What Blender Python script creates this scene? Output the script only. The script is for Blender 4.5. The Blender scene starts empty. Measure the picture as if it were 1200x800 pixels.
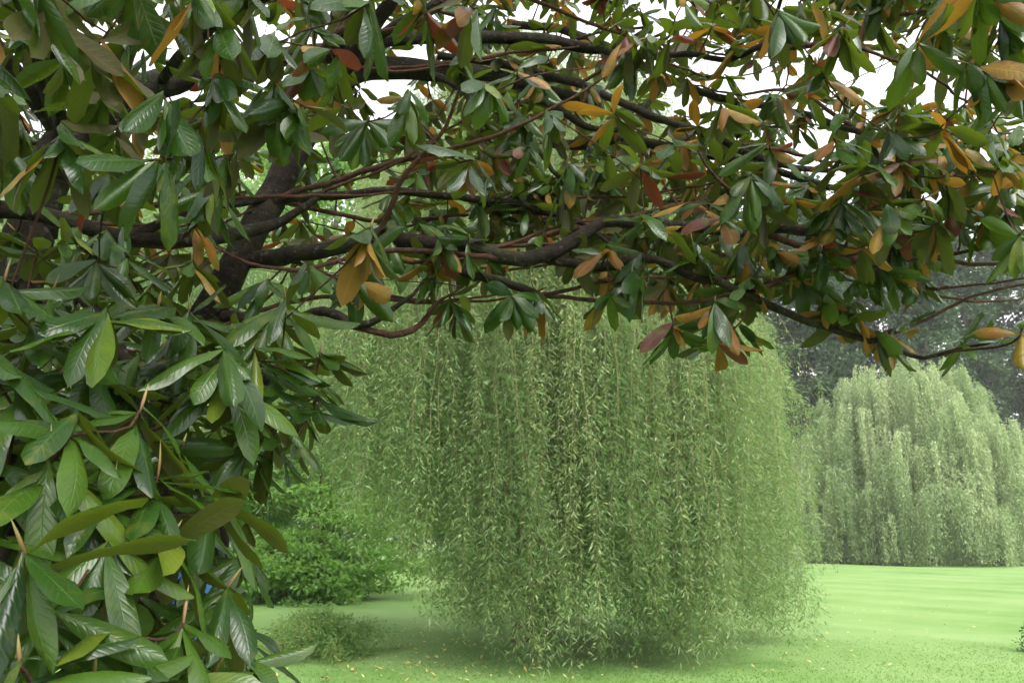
import bpy, math, random
import numpy as np
R = math.radians
rng = np.random.default_rng(11)
random.seed(5)
sc = bpy.context.scene
COL = sc.collection

# ------------------------------------------------------------------ camera
PITCH = R(13.8); F = 933.0; EYE = 1.6
cam_d = bpy.data.cameras.new('camera'); cam = bpy.data.objects.new('camera', cam_d); COL.objects.link(cam)
cam_d.sensor_width = 36; cam_d.lens = 28; cam_d.clip_start = 0.05; cam_d.clip_end = 2000
cam_d.dof.use_dof = True; cam_d.dof.focus_distance = 2.6; cam_d.dof.aperture_fstop = 11
cam.location = (0, 0, EYE); cam.rotation_euler = (math.pi/2 + PITCH, 0, 0)
sc.camera = cam
cp, sp_ = math.cos(PITCH), math.sin(PITCH)

def P(x, y, Y):
    """the place a sight line through the photo's pixel reaches at Y metres ahead"""
    a = (x-600)/F; b = (400-y)/F
    d = np.array([a, cp - b*sp_, sp_ + b*cp])
    return np.array([0, 0, EYE]) + d*(Y/d[1])

def G(x, Y):
    """ground point Y metres ahead under photo column x"""
    zc = Y*cp - EYE*sp_
    return np.array([(x-600)/F*zc, Y, 0.0])

# ------------------------------------------------------------------ helpers
def tag(o, label=None, cat=None, group=None, kind=None):
    if label: o['label'] = label
    if cat: o['category'] = cat
    if group: o['group'] = group
    if kind: o['kind'] = kind
    return o

def empty(name, loc):
    o = bpy.data.objects.new(name, None); COL.objects.link(o); o.location = tuple(loc); o.empty_display_size = .2
    return o

def mesh_np(name, V, faces, mats, uv=None, var=None, matidx=None, smooth=True, parent=None, loc=None):
    """faces: (n,3) or (n,4) int array. V in the parent's own space, minus loc."""
    V = np.asarray(V, np.float32).reshape(-1, 3); faces = np.asarray(faces, np.int32)
    if loc is not None: V = V - np.asarray(loc, np.float32)
    k = faces.shape[1]
    me = bpy.data.meshes.new(name)
    me.vertices.add(len(V)); me.vertices.foreach_set('co', V.ravel())
    me.loops.add(faces.size); me.loops.foreach_set('vertex_index', faces.ravel())
    me.polygons.add(len(faces))
    me.polygons.foreach_set('loop_start', np.arange(0, faces.size, k, dtype=np.int32))
    me.polygons.foreach_set('loop_total', np.full(len(faces), k, np.int32))
    if smooth: me.polygons.foreach_set('use_smooth', np.ones(len(faces), bool))
    for m in (mats if isinstance(mats, (list, tuple)) else [mats]): me.materials.append(m)
    if matidx is not None: me.polygons.foreach_set('material_index', np.asarray(matidx, np.int32))
    if uv is not None:
        l = me.uv_layers.new(name='UVMap'); l.data.foreach_set('uv', np.asarray(uv, np.float32)[faces.ravel()].ravel())
    if var is not None:
        at = me.attributes.new('var', 'FLOAT', 'POINT'); at.data.foreach_set('value', np.asarray(var, np.float32))
    me.update(calc_edges=True); me.validate()
    o = bpy.data.objects.new(name, me); COL.objects.link(o)
    if parent is not None: o.parent = parent
    if loc is not None: o.location = tuple(float(c) for c in loc)
    return o

def nrm(a): return a/np.maximum(np.linalg.norm(a, axis=-1, keepdims=True), 1e-9)

def smooth_path(pts, rad, step):
    """Catmull-Rom resample of a polyline with radii"""
    pts = np.asarray(pts, float); rad = np.asarray(rad, float)
    p = np.vstack([2*pts[0]-pts[1], pts, 2*pts[-1]-pts[-2]])
    out, ro = [], []
    for i in range(1, len(p)-2):
        n = max(2, int(np.linalg.norm(p[i+1]-p[i])/step))
        for t in np.linspace(0, 1, n, endpoint=False):
            a, b, c, d = p[i-1], p[i], p[i+1], p[i+2]
            out.append(.5*((2*b)+(-a+c)*t+(2*a-5*b+4*c-d)*t*t+(-a+3*b-3*c+d)*t**3))
            ro.append(rad[i-1]*(1-t)+rad[i]*t)
    out.append(pts[-1]); ro.append(rad[-1])
    return np.array(out), np.array(ro)

def tube(path, rad, sides=10, rough=0.0, seed=0):
    """verts, quads of a tube along a path"""
    n = len(path); T = np.gradient(path, axis=0); T = nrm(T)
    ref = np.array([0, 0, 1.0]) if abs(T[0][2]) < .9 else np.array([1.0, 0, 0])
    V = np.zeros((n, sides, 3)); a = np.linspace(0, 2*math.pi, sides, endpoint=False)
    u = nrm(np.cross(T[0], ref)); r2 = np.random.default_rng(seed)
    lump = 1 + rough*r2.normal(size=(n, sides))
    if n > 4 and rough > 0:
        lump[1:-1] = (lump[:-2]+2*lump[1:-1]+lump[2:])/4
    for i in range(n):
        u = nrm(u - T[i]*np.dot(u, T[i])); w = np.cross(T[i], u)
        V[i] = path[i] + (rad[i]*lump[i])[:, None]*(np.cos(a)[:, None]*u + np.sin(a)[:, None]*w)
    q = []
    for i in range(n-1):
        for j in range(sides):
            k = (j+1) % sides
            q.append((i*sides+j, i*sides+k, (i+1)*sides+k, (i+1)*sides+j))
    V = V.reshape(-1, 3)
    return V, np.array(q, np.int32)

class Acc:
    def __init__(s): s.V = []; s.Q = []; s.n = 0
    def add(s, V, Q): s.V.append(V); s.Q.append(Q+s.n); s.n += len(V)
    def tube(s, *a, **k): s.add(*tube(*a, **k))
    def build(s, name, mat, parent=None, loc=None, smooth=True):
        return mesh_np(name, np.vstack(s.V), np.vstack(s.Q), mat, parent=parent, loc=loc, smooth=smooth)

# ------------------------------------------------------------------ materials
def newmat(name):
    m = bpy.data.materials.new(name); m.use_nodes = True; nt = m.node_tree; nt.nodes.clear()
    return m, nt, nt.nodes, nt.links

def mixrgb(nt, fac, a, b, blend='MIX'):
    n = nt.nodes.new('ShaderNodeMix'); n.data_type = 'RGBA'; n.blend_type = blend
    for s, v in ((0, fac), (6, a), (7, b)):
        if hasattr(v, 'is_output'): nt.links.new(v, n.inputs[s])
        elif s == 0: n.inputs[0].default_value = v
        else: n.inputs[s].default_value = (*v, 1)
    return n.outputs[2]

def mth(nt, op, a, b=0.0, c=None, clamp=False):
    n = nt.nodes.new('ShaderNodeMath'); n.operation = op; n.use_clamp = clamp
    for i, v in enumerate((a, b, c)):
        if v is None: continue
        if hasattr(v, 'is_output'): nt.links.new(v, n.inputs[i])
        else: n.inputs[i].default_value = v
    return n.outputs[0]

def noise(nt, scale, detail=4, rough=.55, coord='Object', vec=None):
    n = nt.nodes.new('ShaderNodeTexNoise'); n.inputs['Scale'].default_value = scale
    n.inputs['Detail'].default_value = detail; n.inputs['Roughness'].default_value = rough
    if vec is None:
        t = nt.nodes.new('ShaderNodeTexCoord'); vec = t.outputs[coord]
    nt.links.new(vec, n.inputs['Vector'])
    return n.outputs['Fac']

def ramp(nt, fac, stops):
    n = nt.nodes.new('ShaderNodeValToRGB'); nt.links.new(fac, n.inputs[0]); e = n.color_ramp.elements
    while len(e) < len(stops): e.new(.5)
    for i, (p, c) in enumerate(stops): e[i].position = p; e[i].color = (*c, 1)
    return n.outputs[0]

def attr(nt, name='var'):
    n = nt.nodes.new('ShaderNodeAttribute'); n.attribute_name = name
    return n.outputs['Fac']

def leaf_finish(nt, col, trans_col, tw, rough, spec=.5, normal=None, coat=0):
    p = nt.nodes.new('ShaderNodeBsdfPrincipled'); t = nt.nodes.new('ShaderNodeBsdfTranslucent')
    mx = nt.nodes.new('ShaderNodeMixShader'); o = nt.nodes.new('ShaderNodeOutputMaterial'); L = nt.links
    for s, v in ((p.inputs['Base Color'], col), (t.inputs['Color'], trans_col), (p.inputs['Roughness'], rough)):
        if hasattr(v, 'is_output'): L.new(v, s)
        elif isinstance(v, tuple): s.default_value = (*v, 1)
        else: s.default_value = v
    p.inputs['Specular IOR Level'].default_value = spec
    p.inputs['Coat Weight'].default_value = coat; p.inputs['Coat Roughness'].default_value = .22
    if normal is not None: L.new(normal, p.inputs['Normal'])
    mx.inputs[0].default_value = tw
    L.new(p.outputs[0], mx.inputs[1]); L.new(t.outputs[0], mx.inputs[2]); L.new(mx.outputs[0], o.inputs[0])

def magnolia_leaf(name, stops, under, trans, spots=0.0, rough=.34):
    m, nt, N, L = newmat(name)
    uvn = N.new('ShaderNodeUVMap'); sep = N.new('ShaderNodeSeparateXYZ'); L.new(uvn.outputs[0], sep.inputs[0])
    u, v = sep.outputs[0], sep.outputs[1]                    # u along the leaf, v -1..1 stored as 0..1
    av = mth(nt, 'ABSOLUTE', mth(nt, 'MULTIPLY_ADD', v, 2.0, -1.0))
    mid = mth(nt, 'SUBTRACT', 1.0, mth(nt, 'MULTIPLY', av, 14.0), clamp=True)
    ph = mth(nt, 'MULTIPLY', mth(nt, 'SUBTRACT', mth(nt, 'MULTIPLY', u, 11.0), mth(nt, 'MULTIPLY', av, 1.7)), 2*math.pi)
    vein = mth(nt, 'POWER', mth(nt, 'MULTIPLY_ADD', mth(nt, 'COSINE', ph), .5, .5), 5.0)
    vein = mth(nt, 'MULTIPLY', vein, mth(nt, 'SUBTRACT', 1.0, mth(nt, 'POWER', av, 3.0), clamp=True))
    var = attr(nt)
    col = ramp(nt, var, stops)
    nz = noise(nt, 26, 3)
    col = mixrgb(nt, mth(nt, 'MULTIPLY', nz, .5), col, (stops[0][1][0]*.55, stops[0][1][1]*.6, stops[0][1][2]*.6))
    pale = tuple(min(1, c*1.9+.02) for c in stops[1][1])
    col = mixrgb(nt, mth(nt, 'MULTIPLY', vein, .07), col, pale)
    col = mixrgb(nt, mth(nt, 'MULTIPLY', mid, .6), col, pale)
    if spots:
        patch = mth(nt, 'MULTIPLY_ADD', noise(nt, 21, 3), 6.0, -2.9, clamp=True)
        col = mixrgb(nt, mth(nt, 'MULTIPLY', patch, .8), col, (.085, .105, .016))
        rim = mth(nt, 'MULTIPLY', mth(nt, 'POWER', av, 2.5), mth(nt, 'MULTIPLY_ADD', noise(nt, 38, 3), 5.0, -2.0, clamp=True))
        col = mixrgb(nt, rim, col, (.085, .03, .012))
        sp = mth(nt, 'GREATER_THAN', noise(nt, 62, 4), .62)
        col = mixrgb(nt, mth(nt, 'MULTIPLY', sp, spots), col, (.10, .035, .015))
    if not spots:                                            # blemishes and yellow mottling of old green leaves
        mo = mth(nt, 'MULTIPLY_ADD', noise(nt, 17, 4), 5, -2.75, clamp=True)
        col = mixrgb(nt, mth(nt, 'MULTIPLY', mo, .5), col, (.13, .135, .018))
        sp = mth(nt, 'MULTIPLY_ADD', noise(nt, 70, 4), 9.0, -5.9, clamp=True)
        col = mixrgb(nt, mth(nt, 'MULTIPLY', sp, .8), col, (.06, .035, .014))
    geo = N.new('ShaderNodeNewGeometry')
    un = mixrgb(nt, mth(nt, 'MULTIPLY', mid, .5), mixrgb(nt, nz, under, tuple(c*.6 for c in under)), tuple(c*1.7 for c in under))
    both = mixrgb(nt, geo.outputs['Backfacing'], col, un)    # a leaf's dull lower side is another colour than its upper side
    rr = mth(nt, 'MULTIPLY_ADD', geo.outputs['Backfacing'], .35, mth(nt, 'MULTIPLY_ADD', nz, .18, rough-.08))
    b = N.new('ShaderNodeBump'); b.inputs['Strength'].default_value = .19; b.inputs['Distance'].default_value = .004
    h = mth(nt, 'ADD', mth(nt, 'MULTIPLY', vein, -.7), mth(nt, 'MULTIPLY', mid, -1.0))
    h = mth(nt, 'ADD', h, mth(nt, 'MULTIPLY', noise(nt, 60, 2), .7))
    L.new(h, b.inputs['Height'])
    leaf_finish(nt, both, trans, .26, rr, .34, b.outputs[0])
    return m

M = {}
M['leaf'] = magnolia_leaf('leathery_green', [(0, (.010, .028, .008)), (.4, (.022, .058, .007)), (.75, (.052, .108, .010)), (1, (.125, .165, .016))],
                          (.066, .058, .017), (.12, .19, .010), rough=.24)
M['yellow'] = magnolia_leaf('yellowing', [(0, (.13, .045, .010)), (.3, (.25, .115, .014)), (.65, (.27, .19, .022)), (1, (.15, .17, .022))],
                            (.22, .12, .03), (.42, .21, .02), spots=.8, rough=.45)
M['red'] = magnolia_leaf('reddened', [(0, (.06, .014, .010)), (.45, (.10, .022, .014)), (.8, (.14, .04, .02)), (1, (.17, .07, .03))],
                         (.14, .05, .03), (.25, .05, .02), spots=.6, rough=.45)

def bark(name, c0, c1, moss=0.0, scale=14):
    m, nt, N, L = newmat(name)
    n1 = noise(nt, scale, 8, .65); n2 = noise(nt, scale*.25, 4)
    col = ramp(nt, n1, [(.3, c0), (.7, c1)])
    if moss:
        col = mixrgb(nt, mth(nt, 'MULTIPLY', mth(nt, 'MULTIPLY_ADD', n2, 6.0, -2.9, clamp=True), moss), col, (.026, .036, .013))
        col = mixrgb(nt, mth(nt, 'MULTIPLY', mth(nt, 'GREATER_THAN', noise(nt, scale*3, 3), .63), moss*.7), col, (.10, .11, .085))
    p = N.new('ShaderNodeBsdfPrincipled'); L.new(col, p.inputs['Base Color']); p.inputs['Roughness'].default_value = .85; p.inputs['Specular IOR Level'].default_value = .15
    b = N.new('ShaderNodeBump'); b.inputs['Strength'].default_value = 1.0; b.inputs['Distance'].default_value = .02
    L.new(noise(nt, scale*2.2, 6, .7), b.inputs['Height']); L.new(b.outputs[0], p.inputs['Normal'])
    o = N.new('ShaderNodeOutputMaterial'); L.new(p.outputs[0], o.inputs[0])
    return m
M['bark'] = bark('dark_mossy_bark', (.006, .0045, .0035), (.030, .021, .015), .5)
M['twig'] = bark('reddish_twig_bark', (.035, .017, .011), (.105, .050, .032), .1, 30)
M['wbark'] = bark('willow_bark', (.06, .045, .03), (.17, .13, .09), .3, 8)
M['pbark'] = bark('pale_trunk_bark', (.13, .12, .105), (.30, .28, .25), .1, 6)

def foliage_mat(name, stops, trans, tw=.35, rough=.5):
    m, nt, N, L = newmat(name)
    col = ramp(nt, attr(nt), stops)
    leaf_finish(nt, col, trans, tw, rough, .35)
    return m
M['willow'] = foliage_mat('willow_leaf', [(0, (.055, .110, .036)), (.45, (.132, .215, .074)), (.8, (.26, .345, .150)), (.985, (.34, .42, .23)), (1, (.35, .39, .15))], (.27, .42, .115), .44)
M['wstem'] = foliage_mat('willow_shoot', [(0, (.15, .11, .06)), (1, (.38, .34, .16))], (.2, .2, .08), .1)
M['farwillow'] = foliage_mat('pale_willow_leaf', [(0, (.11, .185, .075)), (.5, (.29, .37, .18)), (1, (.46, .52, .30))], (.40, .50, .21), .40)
M['poplar'] = foliage_mat('dull_dark_leaf', [(0, (.014, .040, .014)), (1, (.066, .125, .048))], (.05, .12, .03), .24)
M['fresh'] = foliage_mat('fresh_green_leaf', [(0, (.070, .150, .035)), (1, (.20, .35, .075))], (.26, .48, .07), .45)
M['shrub'] = foliage_mat('olive_shrub_leaf', [(0, (.08, .165, .040)), (.8, (.19, .30, .08)), (1, (.26, .19, .08))], (.2, .33, .08), .38)
M['greyshrub'] = foliage_mat('grey_lilac_bloom', [(0, (.16, .18, .14)), (1, (.45, .42, .45))], (.3, .3, .3), .2)
M['bud'] = foliage_mat('felted_bud', [(0, (.09, .024, .014)), (.4, (.17, .105, .04)), (1, (.24, .22, .085))], (.3, .25, .1), .08)

# ------------------------------------------------------------------ ground
def lawn_mat():
    m, nt, N, L = newmat('mown_grass')
    t = N.new('ShaderNodeTexCoord'); o = t.outputs['Object']
    big = noise(nt, .22, 5, .6, vec=o); mid = noise(nt, 1.6, 5, .6, vec=o); fine = noise(nt, 38, 4, .7, vec=o)
    sep = N.new('ShaderNodeSeparateXYZ'); L.new(o, sep.inputs[0])
    d = mth(nt, 'ADD', mth(nt, 'MULTIPLY', sep.outputs[0], .89), mth(nt, 'MULTIPLY', sep.outputs[1], .46))
    st = mth(nt, 'MULTIPLY_ADD', mth(nt, 'SINE', mth(nt, 'MULTIPLY_ADD', d, 2*math.pi/2.4, mth(nt, 'MULTIPLY', big, 7.0))), .9, .5, clamp=True)   # mower stripes: grass laid two ways
    c = ramp(nt, mid, [(.3, (.062, .155, .017)), (.7, (.112, .218, .036))])
    c = mixrgb(nt, mth(nt, 'MULTIPLY_ADD', big, 2.4, -.75, clamp=True), c, (.185, .275, .088))
    c = mixrgb(nt, mth(nt, 'MULTIPLY', st, .17), c, (.26, .36, .15))
    c = mixrgb(nt, mth(nt, 'MULTIPLY_ADD', fine, .7, -.25, clamp=True), c, (.070, .170, .022))
    p = N.new('ShaderNodeBsdfPrincipled'); L.new(c, p.inputs['Base Color']); p.inputs['Roughness'].default_value = .8
    p.inputs['Specular IOR Level'].default_value = .2; p.inputs['Sheen Weight'].default_value = .05; p.inputs['Sheen Roughness'].default_value = .45; p.inputs['Sheen Tint'].default_value = (.92, 1, .88, 1)
    b = N.new('ShaderNodeBump'); b.inputs['Strength'].default_value = .35; b.inputs['Distance'].default_value = .03
    L.new(mth(nt, 'ADD', fine, noise(nt, 9, 3, vec=o)), b.inputs['Height']); L.new(b.outputs[0], p.inputs['Normal'])
    q = N.new('ShaderNodeOutputMaterial'); L.new(p.outputs[0], q.inputs[0])
    return m

def hgt(x, y):
    return .035*np.sin(x*.31+.6)*np.sin(y*.23) + .02*np.sin(x*.9+y*.7)
def build_ground():
    xs = np.concatenate([np.linspace(-700, -42, 12), np.linspace(-40, 60, 120), np.linspace(63, 700, 12)])
    ys = np.concatenate([np.linspace(-500, -6, 10), np.linspace(-5, 75, 110), np.linspace(78, 900, 14)])
    X, Y = np.meshgrid(xs, ys); Z = hgt(X, Y)
    V = np.stack([X, Y, Z], -1).reshape(-1, 3); nx = len(xs)
    i = np.arange(len(ys)-1)[:, None]*nx + np.arange(nx-1)[None]
    Q = np.stack([i, i+1, i+nx+1, i+nx], -1).reshape(-1, 4)
    tag(mesh_np('lawn', V, Q, lawn_mat()), 'wide mown green lawn with faint mower stripes', None, None, 'structure')
build_ground()

M['blade'] = foliage_mat('grass_blade', [(0, (.075, .18, .020)), (.6, (.102, .22, .034)), (1, (.14, .255, .055))], (.15, .31, .035), .42)
def build_grass():
    n = 80000
    y = 8.2 + 8*rng.random(n)**1.5; x = (rng.random(n)-.5)*2*(.72*y+1) + .3
    keep = (x < .70*y+1)
    x, y = x[keep], y[keep]; n = len(x)
    h = (.010+.014*rng.random(n))*(1+.02*y)*np.clip((16-y)/6, .1, 1); w = (.003+.003*rng.random(n))*(1+.05*y); a = rng.random(n)*6.283
    lean = rng.normal(0, .024, (n, 2))
    base = np.stack([x, y, hgt(x, y)-.004], -1); s = np.stack([np.cos(a)*w, np.sin(a)*w, 0*a], -1)
    tip = base + np.stack([lean[:, 0], lean[:, 1], h], -1)
    V = np.stack([base-s, base+s, tip], 1).reshape(-1, 3)
    tag(mesh_np('grass', V, np.arange(3*n).reshape(-1, 3), M['blade'], var=np.repeat(np.clip(rng.normal(.5, .25, n), 0, 1), 3), smooth=False),
        'short mown grass blades over the near lawn', None, None, 'stuff')
build_grass()

# ------------------------------------------------------------------ magnolia
SEG = 8
US = np.linspace(0, 1, SEG+1)
WID = np.where(US < .07, .05, np.clip((np.clip((US-.05)/.95, 0, 1)**1.1)*(1-np.clip((US-.05)/.95, 0, 1)**2.1), 0, 1)**.60)
WID = WID**.95; WID = WID/WID.max(); WID[0] = .045; WID[1] = max(WID[1], .2); WID[-1] = .02
VS = np.array([-1, -.52, 0, .52, 1])

def leaves_mesh(base, t0, nn, length, width, curl, fold, wave=.055):
    """base,t0,nn (n,3): root, direction, upper-side normal -> verts (n,SEG+1,5,3)"""
    n = len(base); s = nrm(np.cross(t0, nn)); nn = np.cross(s, t0)
    phi0 = -curl*.15
    pos = base.copy(); V = np.zeros((n, SEG+1, 5, 3)); ph = rng.random(n)*6.28; curl = np.clip(curl, -.35, .95)
    cup = np.clip(rng.normal(.28, .2, n), -.15, .7); twist = rng.normal(0, .28, n)
    for k in range(SEG+1):
        a = (phi0 + curl*(k/SEG)**1.2)[:, None]
        t = t0*np.cos(a) - nn*np.sin(a); m = nn*np.cos(a) + t0*np.sin(a)
        if k: pos = pos + t*(length/SEG)[:, None]
        tw_ = (twist*k/SEG)[:, None]; sk = s*np.cos(tw_) + m*np.sin(tw_); m = m*np.cos(tw_) - s*np.sin(tw_)
        for j, v in enumerate(VS):
            half = (width*.5*WID[k])[:, None]
            lift = half*abs(v)*np.sin(fold)[:, None] - half*(cup*v*v)[:, None] + (wave*width*np.sin(ph+k*1.35+v*1.3)*abs(v))[:, None]
            V[:, k, j] = pos + sk*half*v*np.cos(fold)[:, None] + m*lift
    return V

LQ = np.array([(k*5+j, k*5+j+1, (k+1)*5+j+1, (k+1)*5+j) for k in range(SEG) for j in range(4)], np.int32)
LUV = np.array([(u, v*.5+.5) for u in US for v in VS], np.float32)
def leaf_arrays(V, var):
    n = len(V); P_ = (SEG+1)*5
    Q = (LQ[None] + (np.arange(n)*P_)[:, None, None]).reshape(-1, 4)
    return V.reshape(-1, 3), Q, np.tile(LUV, (n, 1)), np.repeat(var, P_)

ROOT = np.array([*(P(215, 420, 3.3)[:2]), 0.0]); ROOT[0] -= .25
mag = empty('magnolia_tree', ROOT)
tag(mag, 'broad leathery leaved magnolia whose dark boughs overhang the whole top and left', 'tree')

def px(pts): return [P(x, y, d) for x, y, d, r in pts], [r/2*d/F for x, y, d, r in pts]
BR = []   # (points, radii, name)
tA = [(243, 372, 3.25, 42), (268, 325, 3.2, 40), (297, 270, 3.2, 38), (318, 234, 3.25, 37), (340, 190, 3.3, 36), (372, 135, 3.4, 35), (413, 84, 3.5, 34), (460, 80, 3.6, 30), (511, 84, 3.6, 26), (560, 86, 3.7, 22), (616, 101, 3.8, 18), (690, 118, 3.9, 12)]
pA, rA = px(tA)
pA = [ROOT + np.array([.12, 0, -.1]), ROOT + np.array([.10, .02, .5]), P(205, 460, 3.3)] + pA
rA = [.15, .11, .085] + rA
tB = [(22, 330, 2.9, 58), (40, 270, 2.9, 54), (51, 230, 2.9, 50), (78, 165, 2.95, 50), (135, 125, 3.0, 44), (189, 98, 3.1, 38), (243, 84, 3.2, 32), (310, 72, 3.3, 26), (380, 60, 3.4, 20), (470, 46, 3.5, 16), (565, 44, 3.6, 17), (636, 47, 3.7, 16), (690, 57, 3.7, 14), (724, 55, 3.7, 11), (764, 32, 3.7, 8)]
pB, rB = px(tB)
pB = [ROOT + np.array([-.25, -.1, -.1]), ROOT + np.array([-.40, -.15, .55])] + pB; rB = [.15, .12] + rB
BR += [(pA, rA, 'trunk'), (pB, rB, 'trunk')]
for pts in [
  [(285, 305, 3.2, 23), (330, 300, 3.15, 22), (383, 289, 3.1, 21), (440, 279, 3.05, 21), (500, 285, 3.0, 20), (545, 287, 2.95, 20), (589, 303, 2.9, 19), (630, 302, 2.9, 20), (665, 288, 2.95, 18), (694, 268, 3.0, 16), (720, 260, 3.0, 15), (800, 266, 3.05, 13), (850, 272, 3.1, 13), (905, 270, 3.15, 11), (970, 273, 3.2, 10), (1043, 277, 3.25, 9), (1110, 262, 3.3, 6)],
  [(470, 284, 3.05, 12), (515, 305, 3.1, 13), (545, 321, 3.1, 13), (589, 332, 3.1, 12), (632, 345, 3.1, 8)],
  [(636, 300, 2.95, 12), (704, 310, 2.9, 13), (730, 303, 2.9, 13), (764, 297, 2.9, 11), (800, 317, 2.9, 10), (837, 326, 2.9, 10), (878, 344, 2.9, 10), (911, 361, 2.9, 10), (962, 381, 2.9, 8), (1016, 398, 2.95, 8), (1036, 395, 3.0, 6), (1050, 408, 3.0, 5), (1080, 417, 3.0, 5), (1117, 407, 3.0, 4), (1160, 402, 3.0, 3)],
  [(895, 272, 3.15, 9), (935, 287, 3.1, 9), (982, 300, 3.1, 9), (1030, 314, 3.1, 9), (1056, 308, 3.1, 7), (1077, 331, 3.05, 5), (1094, 339, 3.0, 4), (1110, 336, 3.0, 3)],
  [(262, 372, 3.2, 16), (330, 381, 3.1, 14), (381, 363, 3.0, 13), (410, 375, 3.0, 12), (434, 379, 3.0, 9), (468, 358, 2.95, 6), (496, 330, 2.95, 4)],
  [(410, 384, 3.05, 8), (460, 395, 3.0, 9), (484, 388, 3.0, 8), (500, 370, 3.0, 6), (516, 352, 2.95, 4), (540, 338, 2.9, 2)],
  [(-60, 238, 2.4, 26), (0, 246, 2.5, 24), (60, 252, 2.55, 22), (105, 266, 2.6, 20), (150, 278, 2.7, 18), (225, 281, 2.85, 17), (300, 270, 3.0, 15), (345, 250, 3.05, 10), (380, 225, 3.05, 6)],
  [(150, 278, 2.7, 14), (190, 262, 2.8, 13), (231, 246, 2.95, 13), (282, 237, 3.1, 12), (318, 228, 3.2, 12)],
  [(318, 234, 3.2, 16), (360, 229, 3.25, 12), (450, 221, 3.3, 10), (511, 226, 3.35, 10), (602, 236, 3.4, 10), (653, 250, 3.4, 8), (690, 268, 3.4, 6), (730, 300, 3.4, 4)],
  [(500, 84, 3.6, 11), (545, 105, 3.5, 10), (582, 128, 3.45, 9), (609, 152, 3.4, 8), (640, 190, 3.4, 6), (668, 230, 3.4, 4)],
  [(515, 66, 3.9, 10), (569, 71, 3.9, 11), (636, 88, 3.8, 11), (677, 98, 3.6, 11), (737, 124, 3.4, 10), (800, 150, 3.3, 10), (850, 166, 3.3, 10), (900, 190, 3.3, 9), (960, 200, 3.35, 7), (1030, 190, 3.4, 6), (1090, 182, 3.4, 4)],
  [(589, 128, 3.6, 7), (636, 118, 3.7, 9), (687, 148, 3.7, 9), (737, 145, 3.7, 8), (760, 122, 3.75, 6), (790, 90, 3.8, 4)],
  [(640, 168, 4.0, 12), (677, 169, 4.0, 13), (720, 162, 3.9, 13), (800, 175, 3.8, 13), (850, 183, 3.7, 12), (901, 197, 3.65, 10), (960, 215, 3.6, 8), (1020, 222, 3.55, 7), (1090, 218, 3.5, 5), (1160, 205, 3.45, 4)],
  [(690, 57, 3.7, 9), (745, 66, 3.4, 9), (800, 66, 3.1, 8), (850, 74, 3.0, 8), (884, 57, 2.9, 8), (901, 38, 2.9, 6), (915, 0, 2.8, 5)],
  [(884, 57, 2.95, 8), (921, 57, 2.9, 8), (989, 49, 2.8, 7), (1040, 22, 2.7, 6), (1090, 10, 2.6, 5), (1180, -20, 2.5, 5)],
  [(560, 236, 3.4, 7), (610, 262, 3.6, 8), (670, 272, 3.7, 8), (740, 285, 3.7, 7), (800, 290, 3.7, 5), (860, 300, 3.7, 4)],
  [(600, 30, 4.3, 10), (660, 36, 4.3, 12), (720, 60, 4.3, 12), (790, 96, 4.2, 11), (860, 118, 4.2, 10), (930, 128, 4.1, 9), (1000, 150, 4.0, 8), (1070, 168, 3.9, 6), (1150, 168, 3.8, 5)],
  [(413, 84, 3.5, 14), (450, 40, 3.3, 12), (520, 8, 3.2, 12), (600, -10, 3.2, 10), (700, -20, 3.2, 8), (800, -20, 3.1, 6)],
  [(189, 98, 3.1, 14), (220, 60, 2.8, 14), (270, 20, 2.5, 14), (340, -20, 2.3, 14), (420, -60, 2.2, 12)],
  [(78, 165, 2.95, 18), (60, 90, 2.5, 18), (70, 20, 2.1, 18), (100, -60, 1.8, 16)],
  [(440, 281, 3.05, 9), (455, 250, 3.0, 7), (480, 200, 2.9, 6), (520, 150, 2.8, 5), (540, 100, 2.7, 4)],
  [(375, 62, 2.7, 9), (405, 34, 2.6, 10), (440, 36, 2.5, 9), (480, 30, 2.4, 7), (530, 0, 2.3, 6)],
  [(205, 470, 3.3, 20), (150, 520, 2.8, 18), (90, 560, 2.3, 16), (40, 590, 1.9, 14), (5, 640, 1.6, 13), (-20, 720, 1.4, 10)],
  [(190, 520, 3.2, 18), (210, 600, 2.6, 15), (200, 680, 2.1, 13), (170, 760, 1.75, 11), (150, 840, 1.6, 9)],
  [(200, 500, 3.25, 16), (232, 540, 2.8, 12), (262, 600, 2.4, 10), (265, 680, 2.2, 8), (255, 760, 2.1, 6)],
  [(30, 330, 2.85, 18), (40, 400, 2.3, 16), (45, 450, 1.8, 14), (20, 520, 1.5, 11), (0, 560, 1.35, 9)],
  [(225, 420, 3.2, 14), (290, 440, 2.8, 11), (350, 450, 2.5, 9), (390, 480, 2.35, 6)],
  [(60, 320, 2.8, 13), (120, 380, 2.4, 12), (160, 450, 2.0, 10), (170, 520, 1.8, 8)]]:
    p, r = px(pts); BR.append((p, r, 'branch'))
for end in ((-3.0, -1.2, 4.0), (-1.2, -1.5, 4.2), (.8, -1.2, 4.3), (-2.2, .6, 3.9), (0.3, .8, 4.0), (1.8, .4, 4.1)):  # unseen boughs carrying the shading crown added overhead
    a = np.array(pB[5] if end[0] < -1 else pA[8]); e = np.array(end)
    BR.append(([a, a*.66+e*.34+np.array([0, 0, .45]), a*.33+e*.67+np.array([0, 0, .35]), e], [.035, .028, .02, .008], 'branch'))

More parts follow.
